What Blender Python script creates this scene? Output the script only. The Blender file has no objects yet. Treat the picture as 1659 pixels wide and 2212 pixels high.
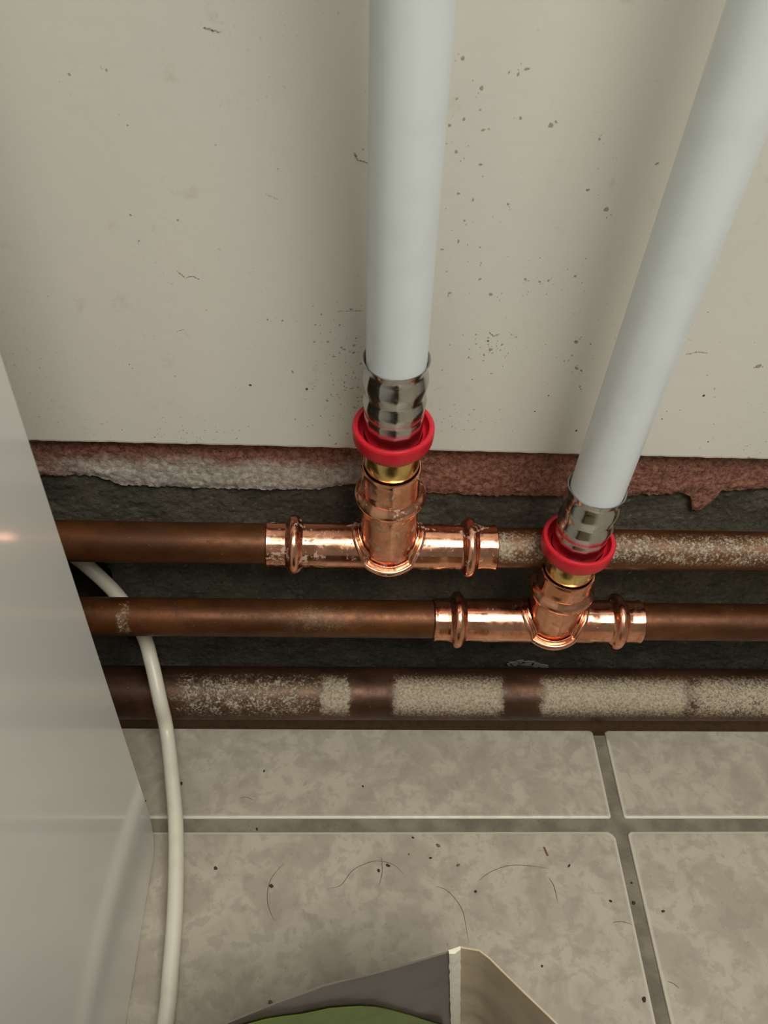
import bpy, bmesh, math, random
from mathutils import Vector, Matrix, noise
random.seed(7)
scene = bpy.context.scene
COL = scene.collection
PI = math.pi

# ------------------------------------------------------------------ camera
# all measurements below are in millimetres; the lens sits 490 mm above the floor
LENS_H = 490.0
def V(x, y, z):
    return Vector((x * .001, y * .001, (z + LENS_H) * .001))

cd = bpy.data.cameras.new('camera'); cam = bpy.data.objects.new('camera', cd); COL.objects.link(cam)
r_, u_, w_ = (Vector((.9985371, -.0230203, .0489266)), Vector((-.0179435, .7125004, .7014423)), Vector((.0510076, .7012941, -.711045)))
cam.matrix_world = Matrix(((r_.x, u_.x, -w_.x, 0), (r_.y, u_.y, -w_.y, 0), (r_.z, u_.z, -w_.z, LENS_H * .001), (0, 0, 0, 1)))
cd.sensor_fit = 'VERTICAL'; cd.sensor_height = 24; cd.sensor_width = 18
cd.lens = 1850 * 24 / 2212
cd.clip_start = .01; cd.clip_end = 50
cd.dof.use_dof = True; cd.dof.focus_distance = .47; cd.dof.aperture_fstop = 13.5
scene.camera = cam

# ------------------------------------------------------------------ world, lights, exposure
wd = bpy.data.worlds.new('room_light'); scene.world = wd; wd.use_nodes = True
bg = wd.node_tree.nodes['Background']; bg.inputs[0].default_value = (.96, 1, .92, 1); bg.inputs[1].default_value = .16
def area(name, loc, target, size, power, color, sy=None):
    ld = bpy.data.lights.new(name, 'AREA'); ld.energy = power; ld.color = color
    ld.shape = 'RECTANGLE'; ld.size = size; ld.size_y = sy or size
    o = bpy.data.objects.new(name, ld); COL.objects.link(o); o.location = loc
    o.rotation_euler = (Vector(target) - Vector(loc)).to_track_quat('-Z', 'Y').to_euler()
    return o
area('ceiling_lamp', (.42, -.58, 1.85), (.08, .3, .15), .85, 29.0, (1, .97, .90))
scene.view_settings.view_transform = 'Standard'; scene.view_settings.look = 'None'
scene.view_settings.gamma = 1; scene.view_settings.use_curve_mapping = False
scene.view_settings.exposure = 0.12

# ------------------------------------------------------------------ material helper
class NT:
    def __init__(s, name):
        s.m = bpy.data.materials.new(name); s.m.use_nodes = True
        s.t = s.m.node_tree; s.b = s.t.nodes['Principled BSDF']
        s.pos = s.t.nodes.new('ShaderNodeNewGeometry')
    def n(s, typ, **kw):
        k = s.t.nodes.new(typ)
        for a, v in kw.items(): setattr(k, a, v)
        return k
    def link(s, a, b): s.t.links.new(a, b)
    def put(s, sock, v):
        if hasattr(v, 'is_linked') or isinstance(v, bpy.types.NodeSocket): s.link(v, sock)
        elif isinstance(v, (tuple, list)) and len(v) == 3 and sock.type == 'RGBA': sock.default_value = (*v, 1)
        else: sock.default_value = v
    def math(s, op, a, b=0.0, clamp=False):
        k = s.n('ShaderNodeMath', operation=op, use_clamp=clamp); s.put(k.inputs[0], a); s.put(k.inputs[1], b); return k.outputs[0]
    def noise(s, scale, detail=4, rough=.55, dist=0.0, stretch=None):
        k = s.n('ShaderNodeTexNoise'); k.inputs['Scale'].default_value = scale; k.inputs['Detail'].default_value = detail
        k.inputs['Roughness'].default_value = rough; k.inputs['Distortion'].default_value = dist
        src = s.pos.outputs['Position']
        if stretch:
            mp = s.n('ShaderNodeMapping'); mp.inputs['Scale'].default_value = stretch; s.link(src, mp.inputs[0]); src = mp.outputs[0]
        s.link(src, k.inputs['Vector']); return k.outputs[0]
    def rng(s, v, a, b, lo=0.0, hi=1.0, smooth=True):
        k = s.n('ShaderNodeMapRange', interpolation_type='SMOOTHSTEP' if smooth else 'LINEAR')
        s.put(k.inputs[0], v); k.inputs[1].default_value = a; k.inputs[2].default_value = b; k.inputs[3].default_value = lo; k.inputs[4].default_value = hi
        return k.outputs[0]
    def mix(s, f, a, b):
        k = s.n('ShaderNodeMix', data_type='RGBA'); s.put(k.inputs[0], f); s.put(k.inputs[6], a); s.put(k.inputs[7], b); return k.outputs[2]
    def xyz(s):
        k = s.n('ShaderNodeSeparateXYZ'); s.link(s.pos.outputs['Position'], k.inputs[0]); return k.outputs
    def ndot(s, v):
        k = s.n('ShaderNodeVectorMath', operation='DOT_PRODUCT'); s.link(s.pos.outputs['Normal'], k.inputs[0]); k.inputs[1].default_value = v; return k.outputs['Value']
    def bump(s, h, strength=.5, dist=.001):
        k = s.n('ShaderNodeBump'); k.inputs['Strength'].default_value = strength; k.inputs['Distance'].default_value = dist
        s.link(h, k.inputs['Height']); s.link(k.outputs[0], s.b.inputs['Normal'])
    def set(s, color=None, rough=None, metal=None, coat=None, **kw):
        if color is not None: s.put(s.b.inputs['Base Color'], color)
        if rough is not None: s.put(s.b.inputs['Roughness'], rough)
        if metal is not None: s.put(s.b.inputs['Metallic'], metal)
        if coat is not None: s.b.inputs['Coat Weight'].default_value = coat; s.b.inputs['Coat Roughness'].default_value = .10
        for k, v in kw.items(): s.put(s.b.inputs[k], v)
        return s.m

def window(s, x, a, b, soft):
    return s.math('MULTIPLY', s.rng(x, a - soft, a + soft), s.rng(x, b - soft, b + soft, 1, 0))

def m_white_wall():
    s = NT('off_white_wall_paint')
    big = s.noise(7, 2, .5, stretch=(1, 1, .35)); fine = s.noise(1500, 2)
    c = s.mix(s.rng(big, .35, .65), (.60, .585, .515), (.69, .655, .575))
    haze = s.math('MULTIPLY', s.rng(s.noise(55, 6, .7), .60, .74), .25)           # grubby smears
    c = s.mix(haze, c, (.36, .31, .25))
    zone = s.rng(s.noise(16, 2), .48, .60)
    spk = s.math('MULTIPLY', s.rng(s.noise(620, 3, .6), .655, .70), zone)
    low = s.rng(s.xyz()[2], .30, .195)
    spk = s.math('MULTIPLY', spk, s.math('ADD', s.math('MULTIPLY', low, .55), .25), True)
    c = s.mix(spk, c, (.22, .17, .13))
    s.bump(s.math('ADD', s.noise(90, 5), s.math('MULTIPLY', fine, .25)), .12, .0012)
    return s.set(c, .5)
def m_band():
    s = NT('flaking_red_brown_plaster')
    x, y, z = s.xyz()
    n1, n2 = s.noise(60, 6, .65), s.noise(330, 9, .78, .2)
    red = s.mix(s.rng(n2, .38, .62), (.15, .048, .026), (.42, .19, .125))
    red = s.mix(s.rng(s.noise(700, 3), .62, .72), red, (.035, .02, .015))
    grey = s.mix(s.rng(n2, .36, .66), (.33, .275, .225), (.66, .595, .51))
    left = s.math('ADD', s.rng(x, -.02, .05, 1, 0), s.math('MULTIPLY', s.math('SUBTRACT', n1, .5), 1.2))
    low = s.rng(s.math('ADD', z, s.math('MULTIPLY', s.math('SUBTRACT', n1, .5), -.018)), .190, .178)
    far = s.rng(x, -.16, -.125, .3, 1)
    m = s.math('MULTIPLY', s.math('MULTIPLY', s.rng(left, .35, .75), low), far)
    c = s.mix(m, red, grey)
    c = s.mix(s.rng(s.noise(420, 6, .75), .655, .70), c, (.70, .64, .56))
    c = s.mix(s.rng(s.noise(360, 6, .75, .3), .36, .31), c, (.05, .026, .016))
    s.bump(s.math('ADD', n2, s.math('MULTIPLY', n1, .8)), .8, .0016)
    return s.set(c, .75)
def m_concrete():
    s = NT('dark_grey_concrete')
    n1, n2 = s.noise(45, 6, .6), s.noise(330, 8, .72)
    c = s.mix(s.rng(n1, .35, .65), (.076, .067, .043), (.132, .117, .079))
    c = s.mix(s.math('MULTIPLY', s.rng(n2, .54, .64), .85), c, (.03, .027, .02))
    c = s.mix(s.math('MULTIPLY', s.rng(n2, .44, .34), .6), c, (.27, .25, .19))
    c = s.mix(s.rng(s.noise(240, 5, .75), .69, .74), c, (.40, .37, .31))
    s.bump(s.math('ADD', n2, s.math('MULTIPLY', n1, .8)), 1.0, .0035)
    return s.set(c, .92)
def m_tile(k):
    s = NT('beige_mottled_glaze')
    a, b = s.noise(38, 6, .62, .6), s.noise(110, 5, .6, .3)
    c = s.mix(s.rng(a, .40, .60), (.305, .268, .208), (.385, .345, .272))
    c = s.mix(s.math('MULTIPLY', s.rng(b, .50, .60), .45), c, (.25, .21, .165))
    c = s.mix(s.math('MULTIPLY', s.rng(s.noise(75, 6, .7), .60, .70), .5), c, (.23, .19, .15))
    c = s.mix(s.rng(s.noise(640, 4, .65), .665, .71), c, (.15, .11, .08))
    z = s.xyz()[2]
    c = s.mix(s.math('MULTIPLY', s.rng(z, .0000, -.0002, 0, 1), s.rng(s.xyz()[1], .278, .282, 1, 0)), c, (.50, .46, .38))                  # paler arris: some wear, plus an edge highlight painted into the colour
    s.bump(s.math('ADD', a, s.math('MULTIPLY', b, .5)), .10, .0015)
    return s.set(c, s.rng(b, .3, .7, .30, .5))
def m_grout():
    s = NT('grey_green_grout')
    n1, n2 = s.noise(50, 4), s.noise(700, 4, .7)
    c = s.mix(s.rng(n1, .35, .65), (.125, .110, .078), (.20, .178, .128))
    c = s.mix(s.rng(n2, .62, .70), c, (.06, .05, .035))
    s.bump(n2, .6, .0008)
    return s.set(c, .85)
def m_copper_old(dust=(), base=((.070, .023, .006), (.15, .052, .015))):
    """dark tarnished copper; dust = ((x0, x1, soft, amount, speckle), ...) dry dust lying along the pipe, metres"""
    s = NT('tarnished_copper')
    x = s.xyz()[0]
    n1, n2, n3 = s.noise(40, 5, .6, 0, (.5, 1, 1)), s.noise(680, 6, .75), s.noise(150, 6, .7)
    c = s.mix(s.rng(n1, .35, .68), base[0], base[1])
    c = s.mix(s.math('MULTIPLY', s.rng(n3, .52, .72), .6), c, (.055, .026, .014))
    tot = None
    xw = s.math('ADD', x, s.math('MULTIPLY', s.math('SUBTRACT', s.noise(110, 4, .7), .5), .014)) if dust else x
    for (a, b, soft, amt, spk) in dust:
        wdw = window(s, xw, a, b, soft)
        f = s.math('MULTIPLY', s.math('SUBTRACT', n2, .5), spk)
        f = s.math('ADD', f, s.math('MULTIPLY', s.math('SUBTRACT', n3, .5), spk * .8))
        f = s.math('ADD', f, s.math('MULTIPLY', wdw, amt))
        f = s.math('ADD', s.math('MULTIPLY', s.rng(f, .40, .66), .62), s.math('MULTIPLY', s.rng(f, .0, .85), .38))
        f = s.math('MULTIPLY', f, wdw)
        tot = f if tot is None else s.math('MAXIMUM', tot, f)
    specks = s.rng(s.noise(620, 3, .6), .70, .75)
    fleck = s.math('MULTIPLY', specks, .5)
    if tot is not None:
        up = s.math('ADD', s.ndot((0, -.66, .75)), s.math('MULTIPLY', s.math('SUBTRACT', n2, .5), .9))
        tot = s.math('MULTIPLY', tot, s.rng(up, .55, 1.06))
        fleck = s.math('MAXIMUM', fleck, tot)
    dustc = s.mix(s.rng(n2, .3, .7), (.25, .205, .14), (.40, .345, .25))
    c = s.mix(fleck, c, dustc)
    s.bump(s.math('ADD', n2, s.math('MULTIPLY', fleck, 1.5)), .12, .0006)
    return s.set(c, s.math('ADD', s.rng(n3, .3, .7, .38, .56), s.math('MULTIPLY', fleck, .4), True), s.math('SUBTRACT', .6, s.math('MULTIPLY', fleck, .6), True))
def m_copper_new(res):
    """bright copper of the press fittings; res = how much dried mortar clings to it"""
    s = NT('bright_copper')
    n1, n2, n3 = s.noise(90, 4, .6), s.noise(430, 5, .7), s.noise(150, 5, .65, .5)
    c = s.mix(s.rng(n1, .35, .7), (.86, .43, .27), (.66, .29, .165))
    tarn = s.math('MULTIPLY', s.rng(n3, .50, .68), .55)
    c = s.mix(tarn, c, (.38, .15, .085))
    mort = s.rng(s.math('ADD', s.math('MULTIPLY', n3, .6), s.math('MULTIPLY', n2, .4)), .66 - res, .70 - res)
    c = s.mix(s.math('MULTIPLY', mort, .8), c, (.46, .34, .25))
    s.bump(s.math('ADD', s.math('MULTIPLY', n1, .6), s.math('MULTIPLY', mort, .8)), .08, .0008)
    return s.set(c, s.math('ADD', s.rng(n3, .35, .7, .15, .32), s.math('MULTIPLY', mort, .4), True), s.math('SUBTRACT', 1.0, s.math('MULTIPLY', mort, .7), True))
def m_simple(name, color, rough, metal=0.0, nz=0, amount=.25, bump=0.0, **kw):
    s = NT(name); c = color
    if nz:
        n = s.noise(nz, 5, .6); c = s.mix(s.math('MULTIPLY', s.rng(n, .45, .7), amount), color, tuple(v * .45 for v in color))
        if bump: s.bump(n, bump, .001)
    return s.set(c, rough, metal, **kw)

M = dict(
    wall=m_white_wall(), band=m_band(), concrete=m_concrete(), tile=m_tile(0), grout=m_grout(),
    pipe_upper_left=m_copper_old(),
    pipe_upper_right=m_copper_old(((.05, .098, .01, .62, 1.3), (.06, .90, .02, .46, 1.5), (.16, .42, .03, .40, 2.2))),
    pipe_mid=m_copper_old(((-.03, .01, .02, .35, .9), (-.122, -.114, .002, .50, 1.2))),
    pipe_low=m_copper_old(((-.105, -.004, .018, .44, 1.5), (-.0106, .0085, .003, .72, 1.0), (.0345, .103, .005, .95, .9), (.1265, .22, .006, .92, .9), (.215, .60, .02, .66, 1.2)), ((.050, .022, .011), (.10, .044, .022))),
    tee1=m_copper_new(.108), tee2=m_copper_new(.05),
    brass=m_simple('polished_brass', (.78, .55, .20), .2, 1.0, 200, .3),
    steel=m_simple('stainless_steel', (.50, .49, .46), .17, 1.0, 150, .15),
    red=m_simple('red_plastic', (.56, .010, .022), .38, 0, 500, .3, .1),
    tube=m_simple('white_pipe_plastic', (.70, .735, .73), .32, 0, 45, .10),
    cable=m_simple('cream_cable_sheath', (.57, .53, .43), .38, 0, 90, .15, .05),
    cabinet=m_simple('glossy_white_panel', (.73, .73, .69), .35, 0, 9, .04, coat=.8),
    dark=m_simple('dark_gap_shade', (.04, .035, .03), .8),  # near-black colour for the shade in the gap below the cabinet
    bag_grey=m_simple('grey_woven_plastic', (.12, .098, .078), .38, 0, 60, .35, .3),
    bag_tan=m_simple('tan_woven_plastic', (.48, .385, .245), .36, 0, 60, .3, .4),
    bag_green=m_simple('green_printed_plastic', (.11, .155, .008), .4, 0, 60, .3, .2),
    bag_seam=m_simple('cream_fabric_tape', (.74, .70, .57), .7, 0, 400, .2, .3),
    hair=m_simple('dark_hair', (.13, .10, .07), .6),
    crumb_dark=m_simple('dark_crumb', (.035, .022, .014), .8, 0, 900, .4),
    crumb_brown=m_simple('brown_crumb', (.17, .085, .035), .8, 0, 900, .4),
    band_light=m_simple('pale_mortar', (.23, .205, .16), .9, 0, 300, .3, .4),
    trench_brown=m_simple('brown_trench_bed', (.16, .085, .045), .9, 0, 200, .5, .5),
    fleck=m_simple('dirt_mark', (.34, .30, .23), .8, 0, 900, .3),
    fleck_brown=m_simple('brown_dirt_mark', (.13, .06, .025), .8),
)

# ------------------------------------------------------------------ object helpers
def obj(name, bm, mat, parent=None, smooth=True, loc=None):
    """link bm (world metres) as one mesh object; children are stored relative to their thing"""
    me = bpy.data.meshes.new(name)
    off = parent.matrix_world.translation if parent else (loc or Vector((0, 0, 0)))
    if parent is not None and 'origin' in parent.keys(): off = Vector(parent['origin'])
    bmesh.ops.translate(bm, verts=bm.verts, vec=-Vector(off))
    bmesh.ops.recalc_face_normals(bm, faces=bm.faces)
    bm.to_mesh(me); bm.free()
    me.materials.append(mat)
    if smooth:
        me.shade_smooth()
        try: me.set_sharp_from_angle(angle=math.radians(38))
        except Exception: pass
    o = bpy.data.objects.new(name, me); COL.objects.link(o)
    if parent is not None: o.parent = parent
    else: o.location = off
    return o
def thing(name, label, cat, loc, group=None):
    o = bpy.data.objects.new(name, None); COL.objects.link(o); o.empty_display_size = .02
    o.location = loc; o['label'] = label; o['category'] = cat
    if group: o['group'] = group
    bpy.context.view_layer.update()
    return o
def tag(o, label, cat, group=None):
    o['label'] = label; o['category'] = cat
    if group: o['group'] = group
    return o
def structure(o, label=None):
    o['kind'] = 'structure'
    if label: o['label'] = label
    return o
def frame(a):
    a = a.normalized(); n = Vector((0, 0, 1)) if abs(a.z) < .9 else Vector((0, -1, 0))
    e1 = (n - a * n.dot(a)).normalized(); return e1, a.cross(e1)
def lathe(bm, B, a, prof, seg=64, closed=False, caps=True, fn=None):
    """prof: (s, r) in mm along axis a from point B (mm); fn(s, theta) scales the radius"""
    a = a.normalized(); e1, e2 = frame(a); rings = []
    for s, r in prof:
        ring = []
        for k in range(seg):
            t = 2 * PI * k / seg; rr = r * (fn(s, t, r) if fn else 1)
            p = B + a * s + (e1 * math.cos(t) + e2 * math.sin(t)) * rr
            ring.append(bm.verts.new(V(*p)))
        rings.append(ring)
    pairs = list(zip(rings, rings[1:])) + ([(rings[-1], rings[0])] if closed else [])
    for A_, B_ in pairs:
        for k in range(seg): bm.faces.new((A_[k], A_[(k + 1) % seg], B_[(k + 1) % seg], B_[k]))
    if caps and not closed:
        bm.faces.new(rings[0][::-1]); bm.faces.new(rings[-1])
def smooth_prof(pts, step=1.0):
    """Catmull-Rom through (s, r) points"""
    out = []
    P = [pts[0]] + list(pts) + [pts[-1]]
    for i in range(1, len(P) - 2):
        p0, p1, p2, p3 = P[i - 1], P[i], P[i + 1], P[i + 2]
        n = max(1, int(math.hypot(p2[0] - p1[0], p2[1] - p1[1]) / step))
        for k in range(n):
            t = k / n
            f = lambda j: .5 * (2 * p1[j] + (p2[j] - p0[j]) * t + (2 * p0[j] - 5 * p1[j] + 4 * p2[j] - p3[j]) * t * t + (3 * p1[j] - p0[j] - 3 * p2[j] + p3[j]) * t ** 3)
            out.append((f(0), f(1)))
    out.append(pts[-1]); return out
def tube(bm, pts, r, seg=12, sub=6, taper=False):
    """smooth round tube through world-mm points"""
    P = [Vector(p) for p in pts]; P = [P[0] * 2 - P[1]] + P + [P[-1] * 2 - P[-2]]; C = []
    for i in range(1, len(P) - 2):
        for k in range(sub):
            t = k / sub; p0, p1, p2, p3 = P[i - 1:i + 3]
            C.append(.5 * (2 * p1 + (p2 - p0) * t + (2 * p0 - 5 * p1 + 4 * p2 - p3) * t * t + (3 * p1 - p0 - 3 * p2 + p3) * t ** 3))
    C.append(P[-2]); rings = []; ref = None
    for i, c in enumerate(C):
        d = (C[min(i + 1, len(C) - 1)] - C[max(i - 1, 0)]).normalized()
        if ref is None: ref = frame(d)[0]
        ref = (ref - d * ref.dot(d)).normalized(); e2 = d.cross(ref)
        rr = r * (1 - .8 * abs(2 * i / (len(C) - 1) - 1) ** 3) if taper else r
        rings.append([bm.verts.new(V(*(c + (ref * math.cos(2 * PI * k / seg) + e2 * math.sin(2 * PI * k / seg)) * rr))) for k in range(seg)])
    for A_, B_ in zip(rings, rings[1:]):
        for k in range(seg): bm.faces.new((A_[k], A_[(k + 1) % seg], B_[(k + 1) % seg], B_[k]))
    bm.faces.new(rings[0][::-1]); bm.faces.new(rings[-1])
def box(bm, x0, x1, y0, y1, z0, z1):
    v = [bm.verts.new(V(x, y, z)) for z in (z0, z1) for (x, y) in ((x0, y0), (x1, y0), (x1, y1), (x0, y1))]
    for f in ((3, 2, 1, 0), (4, 5, 6, 7), (0, 1, 5, 4), (1, 2, 6, 5), (2, 3, 7, 6), (3, 0, 4, 7)): bm.faces.new([v[i] for i in f])
def lerp(tab, x):
    if x <= tab[0][0]: return tab[0][1]
    for (a, b), (c, d) in zip(tab, tab[1:]):
        if x <= c: return b + (d - b) * (x - a) / (c - a)
    return tab[-1][1]
def nz(x, y, z, sc): return noise.noise(Vector((x, y, z)) * sc)

# ------------------------------------------------------------------ floor: grout bed and tiles
bm = bmesh.new(); box(bm, -1300, 1300, -900, 284, -530, -491.6)
floor = structure(obj('floor', bm, M['grout'], smooth=False))
bm = bmesh.new(); box(bm, -1300, 1300, 284, 345, -545, -524); obj('trench_bed', bm, M['trench_brown'], floor, smooth=False)  # dark brown bed, set lower than the tiles
def tile_mesh(x0, x1, y0, y1, chips=(), cut=False):
    """pillow-edged tile; chips = corners clipped a little: ((corner index, size), ...)"""
    bm = bmesh.new(); ch = dict(chips); loops = []
    for inset, z in ((0, -491.5), (0, -490.9), (.35, -490.45), (1.1, -490.12), (2.4, -490.0)):
        cs = []
        for i, (cx, cy, dx, dy) in enumerate(((x0, y0, 1, 1), (x1, y0, -1, 1), (x1, y1, -1, -1), (x0, y1, 1, -1))):
            k = ch.get(i, 1.2)
            px, py = cx + dx * inset, cy + dy * (inset * .02 if cut and i > 1 else inset)
            a = (px + dx * k, py); b = (px, py + dy * k); m = (px + dx * k * .38, py + dy * k * .38)
            seq = [b, m, a] if i in (0, 2) else [a, m, b]
            cs += seq
        loops.append([bm.verts.new(V(x, y, z)) for x, y in cs])
    n = len(loops[0])
    for A_, B_ in zip(loops, loops[1:]):
        for k in range(n): bm.faces.new((A_[k], A_[(k + 1) % n], B_[(k + 1) % n], B_[k]))
    bm.faces.new(loops[-1]); bm.faces.new(loops[0][::-1])
    return bm
XS = [166.8 + 338 * k for k in range(-3, 4)]
YS = [219.5 + 338 * k for k in range(-3, 1)]
for i in range(len(XS) - 1):
    x0, x1 = XS[i] + 7.8, XS[i + 1]
    obj('tile', tile_mesh(x0, x1, 227.6, 286.5, (), True), M['tile'], floor, smooth=False)
    for j in range(len(YS) - 1):
        y0, y1 = YS[j] + 8, YS[j + 1]
        ch = ((2, 4.0),) if (i == 2 and j == 2) else ((3, 2.2),) if (i == 3 and j == 2) else ()
        obj('tile', tile_mesh(x0, x1, y0, y1, ch), M['tile'], floor, smooth=False)

# ------------------------------------------------------------------ back wall: concrete, plaster band, white painted layer
HOLE = [(-540, -126), (-500, -125), (-465, -128.5), (-422, -135), (-389, -139), (-352, -147), (-342, -170)]   # z -> x of the broken edge
def grid_wall(x0, x1, z0, z1, st, fy, keep=None):
    bm = bmesh.new(); nx, nz_ = int((x1 - x0) / st), int((z1 - z0) / st); g = {}
    for i in range(nx + 1):
        for j in range(nz_ + 1):
            x, z = x0 + (x1 - x0) * i / nx, z0 + (z1 - z0) * j / nz_
            g[i, j] = (x, z, bm.verts.new(V(x, fy(x, z), z)))
    for i in range(nx):
        for j in range(nz_):
            q = [g[i, j], g[i + 1, j], g[i + 1, j + 1], g[i, j + 1]]
            if keep and not keep(sum(t[0] for t in q) / 4, sum(t[1] for t in q) / 4): continue
            bm.faces.new([t[2] for t in q])
    bmesh.ops.delete(bm, geom=[v for v in bm.verts if not v.link_faces], context='VERTS')
    return bm
def cy(x, z):
    return 339.5 + 1.5 * nz(x, 0, z, .035) + 1.0 * nz(x, 5, z, .12) + .8 * nz(x, 9, z, .30) + .55 * nz(x, 2, z, .62)
bm = grid_wall(-300, 300, -524, -283, 1.2, cy, lambda x, z: not (-225 < x < lerp(HOLE, z) + 2.5 * nz(x, 3, z, .2) and z < -370))
# plain continuations to both sides of the part the photo shows
for (a, b) in ((-1300, -299), (299, 1300)):
    box(bm, a, b, 339.5, 360, -524, -283)
wall = structure(obj('wall_back', bm, M['concrete']))
bm = bmesh.new()                                         # the cavity behind the broken concrete
for f in (((-228, 341, -343), (-100, 341, -343), (-100, 420, -343), (-228, 420, -343)),
          ((-228, 420, -494), (-100, 420, -494), (-100, 420, -343), (-228, 420, -343)),
          ((-100, 341, -494), (-100, 341, -343), (-100, 420, -343), (-100, 420, -494)),
          ((-228, 341, -494), (-228, 341, -343), (-228, 420, -343), (-228, 420, -494)),
          ((-228, 335, -494), (-100, 335, -494), (-100, 420, -494), (-228, 420, -494))):
    bm.faces.new([bm.verts.new(V(*p)) for p in f])
obj('wall_cavity', bm, M['concrete'], wall, smooth=False)
# white layer with a slightly uneven lower edge
WB = [(-400, -286.7), (-155.7, -288.6), (-41.6, -288.8), (62, -289.5), (223.6, -290.4), (500, -292)]
bm = bmesh.new(); rows = []
xs = [-1300] + [-260 + 2 * i for i in range(0, 301)] + [1300]
for x in xs:
    zb = lerp(WB, x) + .45 * nz(x, 1, 0, .16) + .35 * nz(x, 4, 0, .5)
    rows.append([bm.verts.new(V(x, y, z)) for y, z in ((352, zb + .5), (331, zb), (330.2, zb + .35), (330, zb + 1.4), (330, 900), (352, 900))])
for A_, B_ in zip(rows, rows[1:]):
    for k in range(6): bm.faces.new((A_[k], A_[(k + 1) % 6], B_[(k + 1) % 6], B_[k]))
bm.faces.new(rows[0]); bm.faces.new(rows[-1][::-1])
white = obj('white_painted_layer', bm, M['wall'], wall, smooth=False); white['label'] = 'off-white painted upper wall with specks and scuffs'
# red-brown band of old plaster with a ragged edge
BL = [(-300, -318), (-165.7, -318.9), (-131.7, -318), (-124, -321.5), (-118, -324.5), (-84, -326), (-34, -325.7), (-12, -325), (-4, -323), (5, -321), (11, -320.3), (18, -323.5),
      (54, -326.8), (119, -326.9), (145, -326.6), (190, -322.8), (195, -325), (199, -335.5), (204, -334.5), (208, -328), (211, -320), (236, -317.7), (320, -320)]
bm = bmesh.new(); cols = []
NR = 26
for i in range(0, 521):
    x = -260 + i * 1.0
    zl = lerp(BL, x) + 1.1 * nz(x, 7, 0, .11) + .9 * nz(x, 2, 0, .4) + .6 * nz(x, 8, 0, 1.1)
    c = []
    for j in range(NR + 1):
        z = -286 + (zl + 286) * j / NR
        e = min(1, (NR - j) / 3)
        y = 336.2 + .7 * nz(x, 0, z, .10) + .75 * nz(x, 6, z, .3) + .55 * nz(x, 6, z, .75)
        c.append(bm.verts.new(V(x, y + (1 - e) * .9, z)))
    c.append(bm.verts.new(V(x, 342, zl + .6))); c.append(bm.verts.new(V(x, 342, -286)))
    cols.append(c)
n = len(cols[0])
for A_, B_ in zip(cols, cols[1:]):
    for k in range(n): bm.faces.new((A_[k], A_[(k + 1) % n], B_[(k + 1) % n], B_[k]))
for (a, b) in ((-1300, -259), (259, 1300)): box(bm, a, b, 336.2, 342, -322, -286)
band = obj('plaster_band', bm, M['band'], wall); band['label'] = 'flaking red-brown plaster band along the foot of the white wall'
# dirt stuck to the white layer
def blob(bm, x, z, r, y=330.0, th=.12, asp=1.0, rot=0.0):
    k = random.randint(7, 10); ph = random.random() * 6; v, w2 = [], []
    for i in range(k):
        t = 2 * PI * i / k; rr = r * (.6 + .6 * random.random()); a, b = rr * math.cos(t) * asp, rr * math.sin(t)
        p = (x + a * math.cos(rot) - b * math.sin(rot), z + a * math.sin(rot) + b * math.cos(rot))
        v.append(bm.verts.new(V(p[0], y + .05, p[1]))); w2.append(bm.verts.new(V(x + (p[0] - x) * .8, y - th, z + (p[1] - z) * .8)))
    for i in range(k): bm.faces.new((v[i], v[(i + 1) % k], w2[(i + 1) % k], w2[i]))
    bm.faces.new(w2)
bm = bmesh.new(); bb = bmesh.new()
WM = [(76.9, -124.6, 9), (105.9, -156.9, 7), (48.9, -112.4, 6), (40.9, -102.5, 5), (38.7, -126.1, 4), (42.1, -136.1, 5), (65.5, -156.1, 4), (64.1, -197.7, 6), (107, -220.8, 8), (-33.9, -213.7, 4), (-27.3, -214, 4),
      (197.1, -231.3, 9), (110.1, -235.5, 5), (159.7, -264.8, 4), (68.1, -226.4, 5), (10.5, -174.2, 3), (96.6, -129, 4), (96.6, -149.1, 4), (-86.4, -111.7, 4), (-99.8, -113.8, 3),
      (-85, -177.8, 3), (-67.8, -168, 3), (61.7, -107.1, 5), (65.1, -122.5, 4), (88.3, -190, 4), (78.1, -189.7, 4), (84.6, -190.6, 4)]
for x, z, r in WM:
    blob(bm, x, z, r * .165, asp=random.uniform(.6, 1.5), rot=random.uniform(-1, 1))
    for q in range(2): blob(bm, x + random.gauss(0, 2.2), z + random.gauss(0, 2), r * .05)
for x, z, r in ((-43.9, -250.3, 5), (-17, -251.7, 5), (176.1, -249.8, 5), (118.2, -273.6, 4), (187.8, -279, 3), (100, -252, 3), (95, -262, 3)): blob(bb, x, z, r * .17)
for cx, cz, sx, sz, cnt in ((-2, -245, 7, 16, 110), (8, -256, 5, 8, 40), (66, -222, 5, 5, 26), (80, -192, 22, 6, 34), (70, -228, 9, 6, 26), (45, -150, 7, 30, 26), (40, -235, 18, 22, 30), (20, -270, 40, 8, 24), (110, -235, 4, 8, 14), (180, -240, 26, 18, 26), (-10, -215, 14, 8, 14), (60, -130, 40, 26, 22), (-70, -190, 30, 50, 16)):
    for q in range(cnt): blob(bm, random.gauss(cx, sx), min(910, max(-286, random.gauss(cz, sz))), random.choice((.2, .25, .32, .42, .62)), th=.06, asp=random.uniform(.6, 1.8), rot=random.random() * 3)
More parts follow.
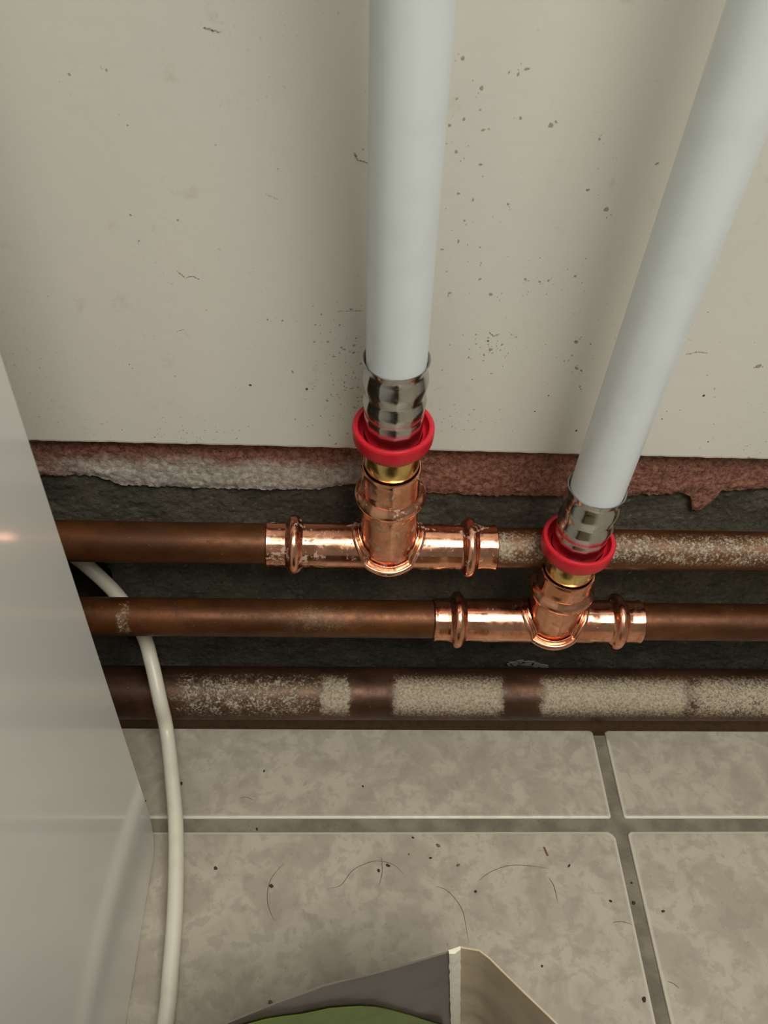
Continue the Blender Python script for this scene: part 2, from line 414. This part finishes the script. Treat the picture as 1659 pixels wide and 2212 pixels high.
for sc, wd_ in (([(2.9, -138), (4.2, -140.6), (8.3, -141.7)], .35), ([(-71, -191.2), (-68, -194.2), (-64.9, -193.2), (-61.8, -194.9)], .25), ([(-74.8, -221.4), (-71.4, -220.3)], .2),
            ([(-2.7, -208.4), (3.5, -208.2), (8.6, -207.5)], .25), ([(-50.4, -96.6), (-44.9, -97.9)], .4), ([(-31.7, -155.9), (-27.2, -157.7)], .2), ([(66, -217), (68.4, -219), (71, -218)], .25), ([(160, -226), (165, -224.5), (170, -225)], .3)):
    for (a, b), (c, d) in zip(sc, sc[1:]):
        for q in range(9):
            t = (q + random.random() * .5) / 9; blob(bm, a + (c - a) * t + random.gauss(0, .12), b + (d - b) * t + random.gauss(0, .12), wd_ * random.uniform(.6, 1.3), th=.06, asp=1.5)
o = obj('dirt_specks', bm, M['fleck'], wall, smooth=False); o['kind'] = 'stuff'
o = obj('dirt_specks', bb, M['fleck_brown'], wall, smooth=False); o['kind'] = 'stuff'; o['label'] = 'rust-brown specks low on the white wall'

bm = bmesh.new()
for x, z, r in ((122, -489.5, 3), (126, -487.5, 2.4), (131, -489, 3.4), (137, -491, 3.4), (143, -492.5, 2.4), (119, -491, 2)): blob(bm, x, z, r, y=338.2, th=.35, asp=1.7)
o = obj('mortar_splash', bm, M['band_light'], wall, smooth=False); o['label'] = 'pale mortar splash on the concrete under the lower tee'

# ------------------------------------------------------------------ horizontal copper pipes
def ring_pipe(bm, A, Bp, r, ri, bend=0.0):
    a = Bp - A; L = a.length; n = max(2, int(L / 12))
    outer = [(L * k / n, r) for k in range(n + 1)]
    lathe(bm, A, a, outer + [(L, ri), (0, ri)], 48, closed=True)
def copper_pipe(A, Bp, r, mat, label):
    bm = bmesh.new(); A, Bp = Vector(A), Vector(Bp); ring_pipe(bm, A, Bp, r, r - 1.1)
    return tag(obj('copper_pipe', bm, mat, loc=V(*A)), label, 'pipe', 'copper pipes along the wall')
def on1(x): return Vector((x, 309.5, -339.7 + .0006 * (x + 130)))
def on2(x): return Vector((x, 298.0, -389.2 + .0031 * (x + 137)))
def on3(x): return Vector((x, 299.0, -468.0 + .0060 * (x + 124)))
copper_pipe(on1(-620), on1(-16.5), 11.0, M['pipe_upper_left'], 'topmost brown copper pipe, length left of the upper tee')
copper_pipe(on1(60.5), on1(900), 11.0, M['pipe_upper_right'], 'dusty grey topmost copper pipe, length right of the upper tee')
copper_pipe(on2(-620), on2(76), 10.8, M['pipe_mid'], 'middle brown copper pipe, length left of the lower tee')
copper_pipe(on2(151), on2(900), 10.8, M['pipe_upper_left'], 'middle brown copper pipe, short length right of the lower tee')
copper_pipe(on3(-620), on3(900), 16.6, M['pipe_low'], 'thickest copper pipe just above the floor tiles, with pale dust patches')

# ------------------------------------------------------------------ tee fittings
def hexish(amt, lo, hi, n=6, ph=0.0):
    def fn(s, t, r):
        k = 0
        for a, b in zip(lo, hi):
            if a <= s <= b: k = min(1, (s - a) / 2.0, (b - s) / 2.0)
        u = ((t + ph) % (2 * PI / n)) - PI / n
        return 1 + amt * k * ((math.cos(PI / n) / math.cos(u)) - 1) * 1.0
    return fn
def tee(C, e, ax, xl, xr, bl, br, sb, stop, mat, label, seg=72):
    """C run centre, e run direction, ax branch axis; xl/xr run ends, bl/br run beads, sb branch bead, stop branch end (mm)"""
    t = thing('tee_fitting', label, 'pipe fitting', V(*C), 'copper press tees')
    R = 12.5
    def bead(c): return [(c - 4.6, R), (c - 3.6, R + .8), (c - 2, R + 3.0), (c, R + 3.7), (c + 2, R + 3.0), (c + 3.6, R + .8), (c + 4.6, R)]
    def run_fn(s, th, r):
        k = 0
        for a, b in ((xl + 1, bl - 4.6), (bl + 4.6, bl + 15), (br - 15, br - 4.6), (br + 4.6, xr - 1)):
            if a <= s <= b: k = max(k, min(1, (s - a) / 1.2, (b - s) / 1.2))
        u = ((th + .30) % (PI / 3)) - PI / 6
        f = math.cos(PI / 6) / math.cos(u)          # flat-sided hexagon left by the press jaw
        f = max(f, .955) if f < .955 else f
        return 1 + k * .9 * (f - .985) + .006 * nz(s, math.cos(th) * 9, math.sin(th) * 9, .12)
    bm = bmesh.new()
    # run: hollow sleeve, outer skin then inner skin
    pts = [(xl, 11.25), (xl, R - .5), (xl + .5, R)]
    def seg_pts(a, b, n=9): return [(a + (b - a) * k / n, R) for k in range(1, n)]
    pts += seg_pts(xl + .5, bl - 6, 8) + [(bl - 6, R)] + seg_pts(bl - 6, -24 if bl < -28 else bl + 12, 1)
    lathe(bm, C, e, pts[:3] + seg_pts(xl + .5, bl - 5, 10) + [(bl - 5, R)] + [(bl + 5, R)] + seg_pts(bl + 5, br - 5, 40) + [(br - 5, R), (br + 5, R)] + seg_pts(br + 5, xr - .5, 10) + [(xr - .5, R), (xr, R - .5), (xr, 11.25)],
          seg, closed=True, fn=run_fn)
    obj('run', bm, mat, t)
    for c in (bl, br):
        bm = bmesh.new(); lathe(bm, C, e, smooth_prof(bead(c), .5) + [(c + 4.4, 12.1), (c - 4.4, 12.1)], seg, closed=True)
        obj('press_bead', bm, mat, t)
    # branch: hollow socket rising out of the run, closed below by the swollen body
    def br_fn(s, th, r):
        k = 0
        for a, b in ((5, sb - 7), (sb + 6, stop + .5)):
            if a <= s <= b: k = max(k, min(1, (s - a) / 2.0, max(0, (b - s) / 1.0) if b < stop else 1))
        u = (th % (PI / 3)) - PI / 6
        fr = -math.cos(th); dent = 0
        for c_, h_ in ((17, 3.4), (sb + 11.5, 2.4)):
            dent += (1 if fr > .93 else 0) * max(0, min(1, (h_ - abs(s - c_)) / .8))
        return 1 - .022 * dent + k * .32 * (math.cos(PI / 6) / math.cos(u) - .955) + .008 * nz(s, math.cos(th) * 9, math.sin(th) * 9, .12)
    bm = bmesh.new()
    prof = [(-14.9, .6)] + [(-15 * math.cos(a_), 15 * math.sin(a_)) for a_ in [PI * .5 * k / 8 for k in range(1, 8)]] + [(0, 15.0)] + [(k, 15.0) for k in range(2, int(sb) - 5, 1)]
    prof += [(sb - 5, 15.0), (sb + 5, 14.9)] + [(k, 14.9) for k in range(int(sb) + 7, int(stop) - 1, 1)] + [(stop - .8, 14.9), (stop, 14.5), (stop, 13.6), (stop - 1, 13.3), (4, 13.3), (3, .6)]
    lathe(bm, C, ax, prof, seg, fn=lambda s, th, r: br_fn(s, th, r) if r > 14 else 1)
    obj('branch', bm, mat, t)
    bm = bmesh.new(); q = 15.0
    lathe(bm, C, ax, smooth_prof([(sb - 4.8, q), (sb - 3.8, q + .7), (sb - 2, q + 2.2), (sb, q + 2.9), (sb + 2, q + 2.2), (sb + 3.8, q + .7), (sb + 4.8, q)], .5) + [(sb + 4.4, 14.4), (sb - 4.4, 14.4)], seg, closed=True)
    obj('press_bead', bm, mat, t)
    # double rim around the foot of the branch
    bm = bmesh.new(); a_ = ax.normalized(); e1, e2 = e.normalized(), a_.cross(e.normalized()).normalized()
    PR = smooth_prof([(14.2, -5.5), (15.6, -3.6), (17.4, -2.0), (18.9, -.2), (19.6, 1.6), (19.0, 3.2), (17.7, 3.6), (16.9, 2.9), (16.5, 3.3), (16.2, 4.2), (15.6, 4.4), (15.2, 3.6), (14.7, 1.5)], .5)
    rings = []
    for k in range(seg):
        th = 2 * PI * k / seg
        yy = abs(17.5 * math.sin(th)); hz = math.sqrt(max(0, 13.0 ** 2 - yy ** 2)); hz = .78 * hz - 2.2 * (1 - math.cos(th) ** 2) + .2
        wob = .25 * nz(math.cos(th) * 9, math.sin(th) * 9, C.x, .2)
        rings.append([bm.verts.new(V(*(C + (e1 * math.cos(th) + e2 * math.sin(th)) * (r + wob) + a_ * (h + hz)))) for r, h in PR])
    m = len(PR)
    for k in range(seg):
        A_, B_ = rings[k], rings[(k + 1) % seg]
        for q_ in range(m): bm.faces.new((A_[q_], B_[q_], B_[(q_ + 1) % m], A_[(q_ + 1) % m]))
    obj('branch_rim', bm, mat, t)
    return t
A1 = Vector((-.0261, -.0868, .9959)).normalized(); A2 = Vector((.0172, -.0360, .9992)).normalized()
C1, C2 = on1(25.9), on2(121.2)
E1, E2 = (on1(100) - on1(0)).normalized(), (on2(100) - on2(0)).normalized()
tee(C1, E1, A1, -64.6, 58.1, -49.8, 43.4, 43, 64, M['tee1'], 'upper copper press tee, mortar-smeared, on the topmost pipe')
tee(C2, E2, A2, -67.4, 52.2, -53.7, 38.2, 31, 47, M['tee2'], 'lower right copper press tee, cleaner, on the middle pipe')

# ------------------------------------------------------------------ brass press adapters with red ring and steel sleeve, white pipes
def adapter(C, ax, s0, ringtop, top, name_where):
    """s0: end of the copper socket; ringtop: rim of the red ring; top: upper end of the sleeve"""
    t = thing('press_adapter', 'brass press adapter with red plastic ring and crimped steel sleeve ' + name_where, 'pipe fitting', V(*(C + ax * s0)), 'press adapters')
    bm = bmesh.new(); lo = s0 - 20
    lathe(bm, C, ax, [(lo, 11), (lo, 13.0), (s0 + 1.2, 13.0), (s0 + 1.8, 13.25), (ringtop - 14.6, 13.25), (ringtop - 14.2, 13.0), (ringtop - 13.8, 12.6), (ringtop - 13.8, 11)], 64, closed=True)
    obj('brass_body', bm, M['brass'], t)
    bm = bmesh.new(); g = ringtop
    lathe(bm, C, ax, smooth_prof([(g - 14, 13.2), (g - 13.4, 14.3), (g - 11.5, 15.6), (g - 9, 17.6), (g - 7.4, 18.5), (g - 5.5, 18.75), (g - .8, 18.8), (g, 18.2), (g + .2, 17.3), (g - .2, 16.4), (g - 1.2, 16.1), (g - 3.4, 15.7), (g - 4.8, 14.9), (g - 5.2, 13.7)], .7) + [(g - 9, 13.6)],
          72, closed=True, fn=lambda s, th, r: 1 + .006 * nz(s, math.cos(th) * 6, math.sin(th) * 6, .2))
    obj('red_ring', bm, M['red'], t)
    bm = bmesh.new(); h = top
    def sl(s, th, r):
        u = (th % (PI / 6)) - PI / 12; k = 1 if s < h - 3 else 0
        return 1 + .45 * k * (math.cos(PI / 12) / math.cos(u) - .98) + .006 * nz(s, math.cos(th) * 9, math.sin(th) * 9, .1)
    lathe(bm, C, ax, smooth_prof([(g - 8.4, 13.3), (g - 4, 13.35), (h - 33, 13.5), (h - 30, 13.35), (h - 27, 13.8), (h - 24, 14.15), (h - 21, 13.7), (h - 18.6, 13.35), (h - 16, 13.8), (h - 12, 14.35), (h - 8, 13.9), (h - 5.5, 13.45), (h - 3.5, 13.5), (h - 1.2, 14.1), (h, 14.45), (h + .3, 14.2), (h - .3, 13.7), (h - 2, 13.25)], .6) + [(g - 8.4, 13.15)],
          96, closed=True, fn=sl)
    o = obj('steel_sleeve', bm, M['steel'], t)
    return t
adapter(C1, A1, 64, 91, 130, 'above the upper tee')
adapter(C2, A2, 47, 73, 110, 'above the lower right tee')
def white_pipe(C, ax, s0, bow, label):
    bm = bmesh.new(); n = 40; L = 620; segs = []
    prof = [(s0, 13.0)] + [(s0 + L * k / n, 13.0) for k in range(1, n + 1)]
    lathe(bm, C, ax, prof + [(s0 + L, 10), (s0, 10)], 64, closed=True)
    return tag(obj('white_pipe', bm, M['tube'], loc=V(*(C + ax * s0))), label, 'pipe', 'white plastic pipes rising out of the fittings')
white_pipe(C1, A1, 90, 0, 'white plastic pipe rising from the upper tee, left of the two')
white_pipe(C2, A2, 72, 0, 'white plastic pipe rising from the lower tee, right of the two')

# ------------------------------------------------------------------ glossy white cabinet on the left
t = thing('cabinet', 'glossy white cabinet at the left edge reflecting the cable', 'cabinet', V(-250, 0, -490))
def side_outline(y0, y1, z0, z1, rad):
    pts = [(y0, z0)]
    for k in range(9):
        a = -PI / 2 + PI / 2 * k / 8; pts.append((y1 - rad[0] + rad[0] * math.cos(a), z0 + rad[1] + rad[1] * math.sin(a)))
    return pts + [(y1, z1), (y0, z1)]
def prism_x(bm, pts, x0, x1, bev=1.2):
    lv = []
    cy_, cz_ = sum(p[0] for p in pts) / len(pts), sum(p[1] for p in pts) / len(pts)
    for x, k in ((x0, 0), (x1 - bev, 0), (x1 - bev * .3, bev * .3), (x1, bev)):
        ring = []
        for y, z in pts:
            dy = -k if y > cy_ else k; dz = -k if z > cz_ else k
            ring.append(bm.verts.new(V(x, y + dy, z + dz)))
        lv.append(ring)
    m = len(pts)
    for A_, B_ in zip(lv, lv[1:]):
        for k in range(m): bm.faces.new((A_[k], A_[(k + 1) % m], B_[(k + 1) % m], B_[k]))
    bm.faces.new(lv[0][::-1]); bm.faces.new(lv[-1])
bm = bmesh.new(); prism_x(bm, side_outline(-420, 216.3, -488.6, 420, (12, 36)), -121, -102.0); obj('side_panel', bm, M['cabinet'], t, smooth=False)
bm = bmesh.new(); box(bm, -620, -121, 200, 212, -470, 420); obj('back_panel', bm, M['cabinet'], t, smooth=False)
bm = bmesh.new(); box(bm, -620, -121, -400, 200, -488.6, -468); obj('bottom_panel', bm, M['cabinet'], t, smooth=False)
bm = bmesh.new(); box(bm, -620, -121, -400, 200, 400, 420); obj('top_panel', bm, M['cabinet'], t, smooth=False)
bm = bmesh.new(); prism_x(bm, side_outline(-420, 216.3, -488.6, 420, (12, 36)), -639, -620); obj('side_panel', bm, M['cabinet'], t)
bm = bmesh.new(); box(bm, -639, -102, -440, -421, -475, 420); obj('door', bm, M['cabinet'], t, smooth=False)
bm = bmesh.new(); box(bm, -612, -104, -405, 150, -490, -488.6); obj('gap_shade_sheet', bm, M['dark'], t, smooth=False)  # thin dark sheet standing in for the shadow gap under the cabinet

# ------------------------------------------------------------------ cable
bm = bmesh.new()
tube(bm, [(-215, 385, -378), (-185, 360, -377), (-165, 342, -378), (-148, 331.5, -383), (-130, 322.8, -402), (-117, 311, -421.5), (-109.5, 294, -429.5), (-104, 277.6, -442), (-101, 268, -461), (-94.5, 240, -467.5), (-88.6, 211, -472.5), (-84.2, 174.6, -477),
          (-82.2, 141.5, -480), (-81.5, 118.6, -482), (-83, 60, -484.8), (-88, -20, -485.6), (-90, -160, -485.6), (-80, -360, -485.6)], 4.3, 20, 8)
tag(obj('power_cable', bm, M['cable'], loc=V(-82, 141, -490)), 'cream cable curving from behind the pipes down across the tiles', 'cable')

# ------------------------------------------------------------------ open shopping bag at the bottom edge
t = thing('shopping_bag', 'open grey, green and tan shopping bag with a pale corner seam', 'bag', V(20, 0, -490))
LEAN = .112      # the soft bag sags a little to the right
def sheet(bm, path, ztop, zbot, th, rows=14, wave=.8):
    """upright sheet along a plan path; ztop(i, x, y)"""
    P = [Vector((x, y)) for x, y in path]; D = []
    for a, b in zip(P, P[1:]):
        n = max(1, int((b - a).length / 5))
        D += [a.lerp(b, k / n) for k in range(n)]
    D.append(P[-1]); F, Bk = [], []
    for i, p in enumerate(D):
        d = (D[min(i + 1, len(D) - 1)] - D[max(i - 1, 0)]).normalized(); nn = Vector((-d.y, d.x)); f, b = [], []
        zt, zb = (ztop(p.x, p.y), zbot(p.x, p.y) if callable(zbot) else zbot)
        for j in range(rows + 1):
            z = zb + (zt - zb) * j / rows
            w = wave * (1 - j / rows) * (nz(p.x, p.y, z, .03) + .6 * nz(p.x, p.y, z, .08)) * min(1, j / 2)
            q = p + nn * w; q.x += LEAN * (-375 - z)
            f.append(bm.verts.new(V(q.x, q.y, z))); b.append(bm.verts.new(V(q.x + nn.x * th, q.y + nn.y * th, z)))
        F.append(f); Bk.append(b)
    for i in range(len(D) - 1):
        for j in range(rows):
            bm.faces.new((F[i][j], F[i + 1][j], F[i + 1][j + 1], F[i][j + 1])); bm.faces.new((Bk[i][j + 1], Bk[i + 1][j + 1], Bk[i + 1][j], Bk[i][j]))
        bm.faces.new((F[i][rows], F[i + 1][rows], Bk[i + 1][rows], Bk[i][rows])); bm.faces.new((F[i + 1][0], F[i][0], Bk[i][0], Bk[i + 1][0]))
    for i, s_ in ((0, 1), (len(D) - 1, -1)):
        for j in range(rows):
            q = (F[i][j], F[i][j + 1], Bk[i][j + 1], Bk[i][j]); bm.faces.new(q if s_ > 0 else q[::-1])
top = lambda x, y: -375 + .6 * nz(x, y, 0, .05)
bm = bmesh.new(); sheet(bm, [(48.3, 117), (30, 112.2), (15.4, 108.6), (-3, 104.8), (-21, 99), (-40, 92), (-56, 76), (-66, 45), (-68, -120)], top, -489.6, -.7, 14, 2.0); obj('grey_panel', bm, M['bag_grey'], t)
bm = bmesh.new(); sheet(bm, [(51.9, 118.6), (60.2, 117.3), (64, 114.4), (69.7, 108.5), (87.6, 90.6), (112, 62), (124, 20), (126, -120)], top, -489.6, .7, 14, 4.0); obj('tan_panel', bm, M['bag_tan'], t)
bm = bmesh.new(); sheet(bm, [(-68, -120), (126, -120)], top, -489.6, -.7, 8, 1.0); obj('front_panel', bm, M['bag_grey'], t)
bm = bmesh.new(); pl = [(-66, 44), (-54, 75), (-40, 91), (48, 116), (54, 116), (60, 115.5), (86, 90), (111, 61), (123, 20), (124, -118), (-66, -118)]
vs = [bm.verts.new(V(x + LEAN * 114.2, y, -489.2)) for x, y in pl]; bm.faces.new(vs)
for f in list(bm.faces):
    ex = bmesh.ops.extrude_face_region(bm, geom=[f]); bmesh.ops.translate(bm, verts=[v for v in ex['geom'] if isinstance(v, bmesh.types.BMVert)], vec=(0, 0, -.0006))
obj('bag_base', bm, M['bag_grey'], t, smooth=False)
G = [(-64, -383), (-50, -379), (-37.5, -377.5), (-28, -380), (-14, -392), (0, -399), (13, -407.5), (20, -420), (28, -436), (36, -455), (44, -474)]
bm = bmesh.new(); sheet(bm, [(44.5, 114.2), (30, 110.2), (15, 106.4), (-3, 102.6), (-20, 97.2), (-38.5, 90.4), (-53.5, 74.5), (-63.4, 44)], lambda x, y: lerp(G, x), -488.9, -.35, 12, 1.2)
o = obj('green_panel', bm, M['bag_green'], t); o['label'] = 'plain green area on the inside of the grey side'
bm = bmesh.new(); segs = []
for j in range(31):
    z = -373.5 - 116 * j / 30; o_ = .35 * nz(0, 0, z, .15)
    segs.append([bm.verts.new(V(x + o_ + LEAN * (-375 - z), y, z)) for x, y in ((47.7, 116.0), (50, 115.9), (52.6, 117.6), (52.6, 118.9), (49.9, 118.0), (47.6, 117.4))])
for A_, B_ in zip(segs, segs[1:]):
    for k in range(6): bm.faces.new((A_[k], A_[(k + 1) % 6], B_[(k + 1) % 6], B_[k]))
bm.faces.new(segs[0]); bm.faces.new(segs[-1][::-1])
o = obj('corner_seam', bm, M['bag_seam'], t); o['label'] = 'pale cream binding tape up the corner'

# ------------------------------------------------------------------ crumbs and hairs on the tiles
def crumb_mesh(r):
    bm = bmesh.new(); bmesh.ops.create_icosphere(bm, subdivisions=1, radius=r * .001)
    sx, sy, sz = random.uniform(.7, 1.5), random.uniform(.6, 1.0), random.uniform(.4, .6); a = random.random() * PI
    for v in bm.verts:
        v.co *= random.uniform(.75, 1.2); v.co = Vector((v.co.x * sx, v.co.y * sy, v.co.z * sz))
        v.co = Matrix.Rotation(a, 3, 'Z') @ v.co
    lo = min(v.co.z for v in bm.verts)
    for v in bm.verts: v.co.z -= lo
    return bm
def crumb(x, y, r, brown, label, z=-490.0, group='crumbs scattered on the tiles'):
    bm = crumb_mesh(r); p = V(x, y, z); bmesh.ops.translate(bm, verts=bm.verts, vec=p)
    tag(obj('crumb', bm, M['crumb_brown' if brown else 'crumb_dark'], smooth=False, loc=p), label, 'crumb', group)
G_ = -491.6
for x, y, r, br, lab, z in (
    (46.0, 215.5, .75, 0, 'tiny dark crumb by the horizontal grout joint, below the upper tee', -490),
    (60.4, 210.8, 1.25, 1, 'roundish light brown crumb on the large tile, just below the horizontal joint', -490),
    (43.1, 205.7, .8, 1, 'small brown crumb left of the roundish light brown crumb', -490),
    (55.6, 203.5, .95, 0, 'ragged dark crumb just below the roundish light brown crumb', -490),
    (71.1, 199.2, 1.2, 1, 'oblong brown crumb right of the ragged dark crumb', -490),
    (30.9, 199.3, 1.1, 0, 'black crumb beside the arched hair, upper of a close pair', -490),
    (25.5, 196.4, 1.0, 0, 'black crumb beside the arched hair, lower of a close pair', -490),
    (-34.6, 187.9, 1.2, 0, 'dark crumb touching the bowed hair near the cable', -490),
    (79.8, 184.3, 1.1, 0, 'ragged dark crumb in the middle of the large tile above the bag', -490),
    (-45.4, 221.4, 1.0, 0, 'black crumb lying in the horizontal grout joint near the cable', G_),
    (16.8, 247.6, .8, 0, 'single black crumb in the middle of the rear tile below the thick pipe', -490),
    (-43.8, 257.5, .75, 0, 'tiny dark crumb high on the rear tile, right of the cable', -490),
    (-92.9, 249.2, 1.1, 0, 'black crumb tucked against the right of the cable', -490),
    (-112.4, 238, .9, 0, 'black crumb at the corner of the white cabinet', -490),
    (-66.6, 198.0, 1.15, 0, 'dark oblong crumb right of the cable on the large tile', -490),
    (-31.2, 129.6, 1.45, 1, 'large brown crumb beside the left rim of the bag', -490),
    (135.6, 198.7, .9, 0, 'dark crumb below the short brown twig', -490),
    (169.2, 178.3, 1.2, 0, 'black crumb in the depth-running grout joint, nearer one', G_),
    (184.3, 173.2, 1.25, 0, 'black oval crumb alone on the right-hand tile', -490),
    (155.8, 178.9, .9, 0, 'dark ragged crumb just left of the depth-running joint', -490),
    (163.0, 129.1, 1.3, 0, 'black square crumb at the joint near the lower right edge', -490),
    (111.7, 145.6, .95, 0, 'dark crumb right of the tan side of the bag', -490),
    (170.6, 189.5, .8, 0, 'small black crumb in the depth-running grout joint, farther one', G_)):
    crumb(x, y, r, br, lab, z)
HAIRS = (
    ([(-28.3, 201.0), (-34.9, 192.3), (-36.6, 182.7), (-34.8, 175.3), (-31.8, 169.7)], 'thin dark hair bowed like a bracket on the large tile near the cable'),
    ([(-3.5, 186.5), (4.1, 188.3), (10.6, 196.5), (19.6, 200.9), (26.3, 201.8), (34.1, 199.7), (40.1, 194.2)], 'long arched hair in the middle of the large tile'),
    ([(27.3, 204.2), (27.5, 195.3), (25.5, 187.7)], 'short straight hair crossing the arched hair'),
    ([(57.5, 187.6), (63.4, 185.4), (68.5, 180), (71.3, 174.8), (72.3, 170.9), (73.4, 158.2)], 'long hair curving down towards the bag corner'),
    ([(81.6, 190.2), (90, 195.6), (100.6, 199), (111.9, 198.9), (124.2, 197.2)], 'long gently curved hair left of the depth-running joint'),
    ([(122.5, 192.6), (124.9, 187.2), (125.7, 178.4)], 'short upright hair near the end of the gently curved hair'),
    ([(154.2, 167.4), (159.8, 167.9), (165.4, 166.3)], 'short hair ending at the left of the depth-running joint'),
    ([(177.4, 137.6), (180.6, 136.4), (183.2, 134.1)], 'short hair on the right-hand tile close to the joint'),
    ([(-56.8, 240), (-52.8, 240.4), (-49.1, 238.6)], 'short hair on the rear tile right of the cable'))
for pts, lab in HAIRS:
    bm = bmesh.new(); tube(bm, [(x, y, -489.75 + .12 * (k % 2)) for k, (x, y) in enumerate(pts)], .15, 5, 6, True)
    tag(obj('hair', bm, M['hair'], loc=V(pts[0][0], pts[0][1], -490)), lab, 'hair', 'hairs lying on the tiles')
bm = bmesh.new(); tube(bm, [(122.7, 209.7, -489.5), (123.4, 206.9, -489.4), (124.2, 204.6, -489.5)], .5, 6, 4)
tag(obj('twig', bm, M['crumb_brown'], loc=V(122.7, 209.7, -490)), 'short brown twig near the crossing of the joints', 'twig')
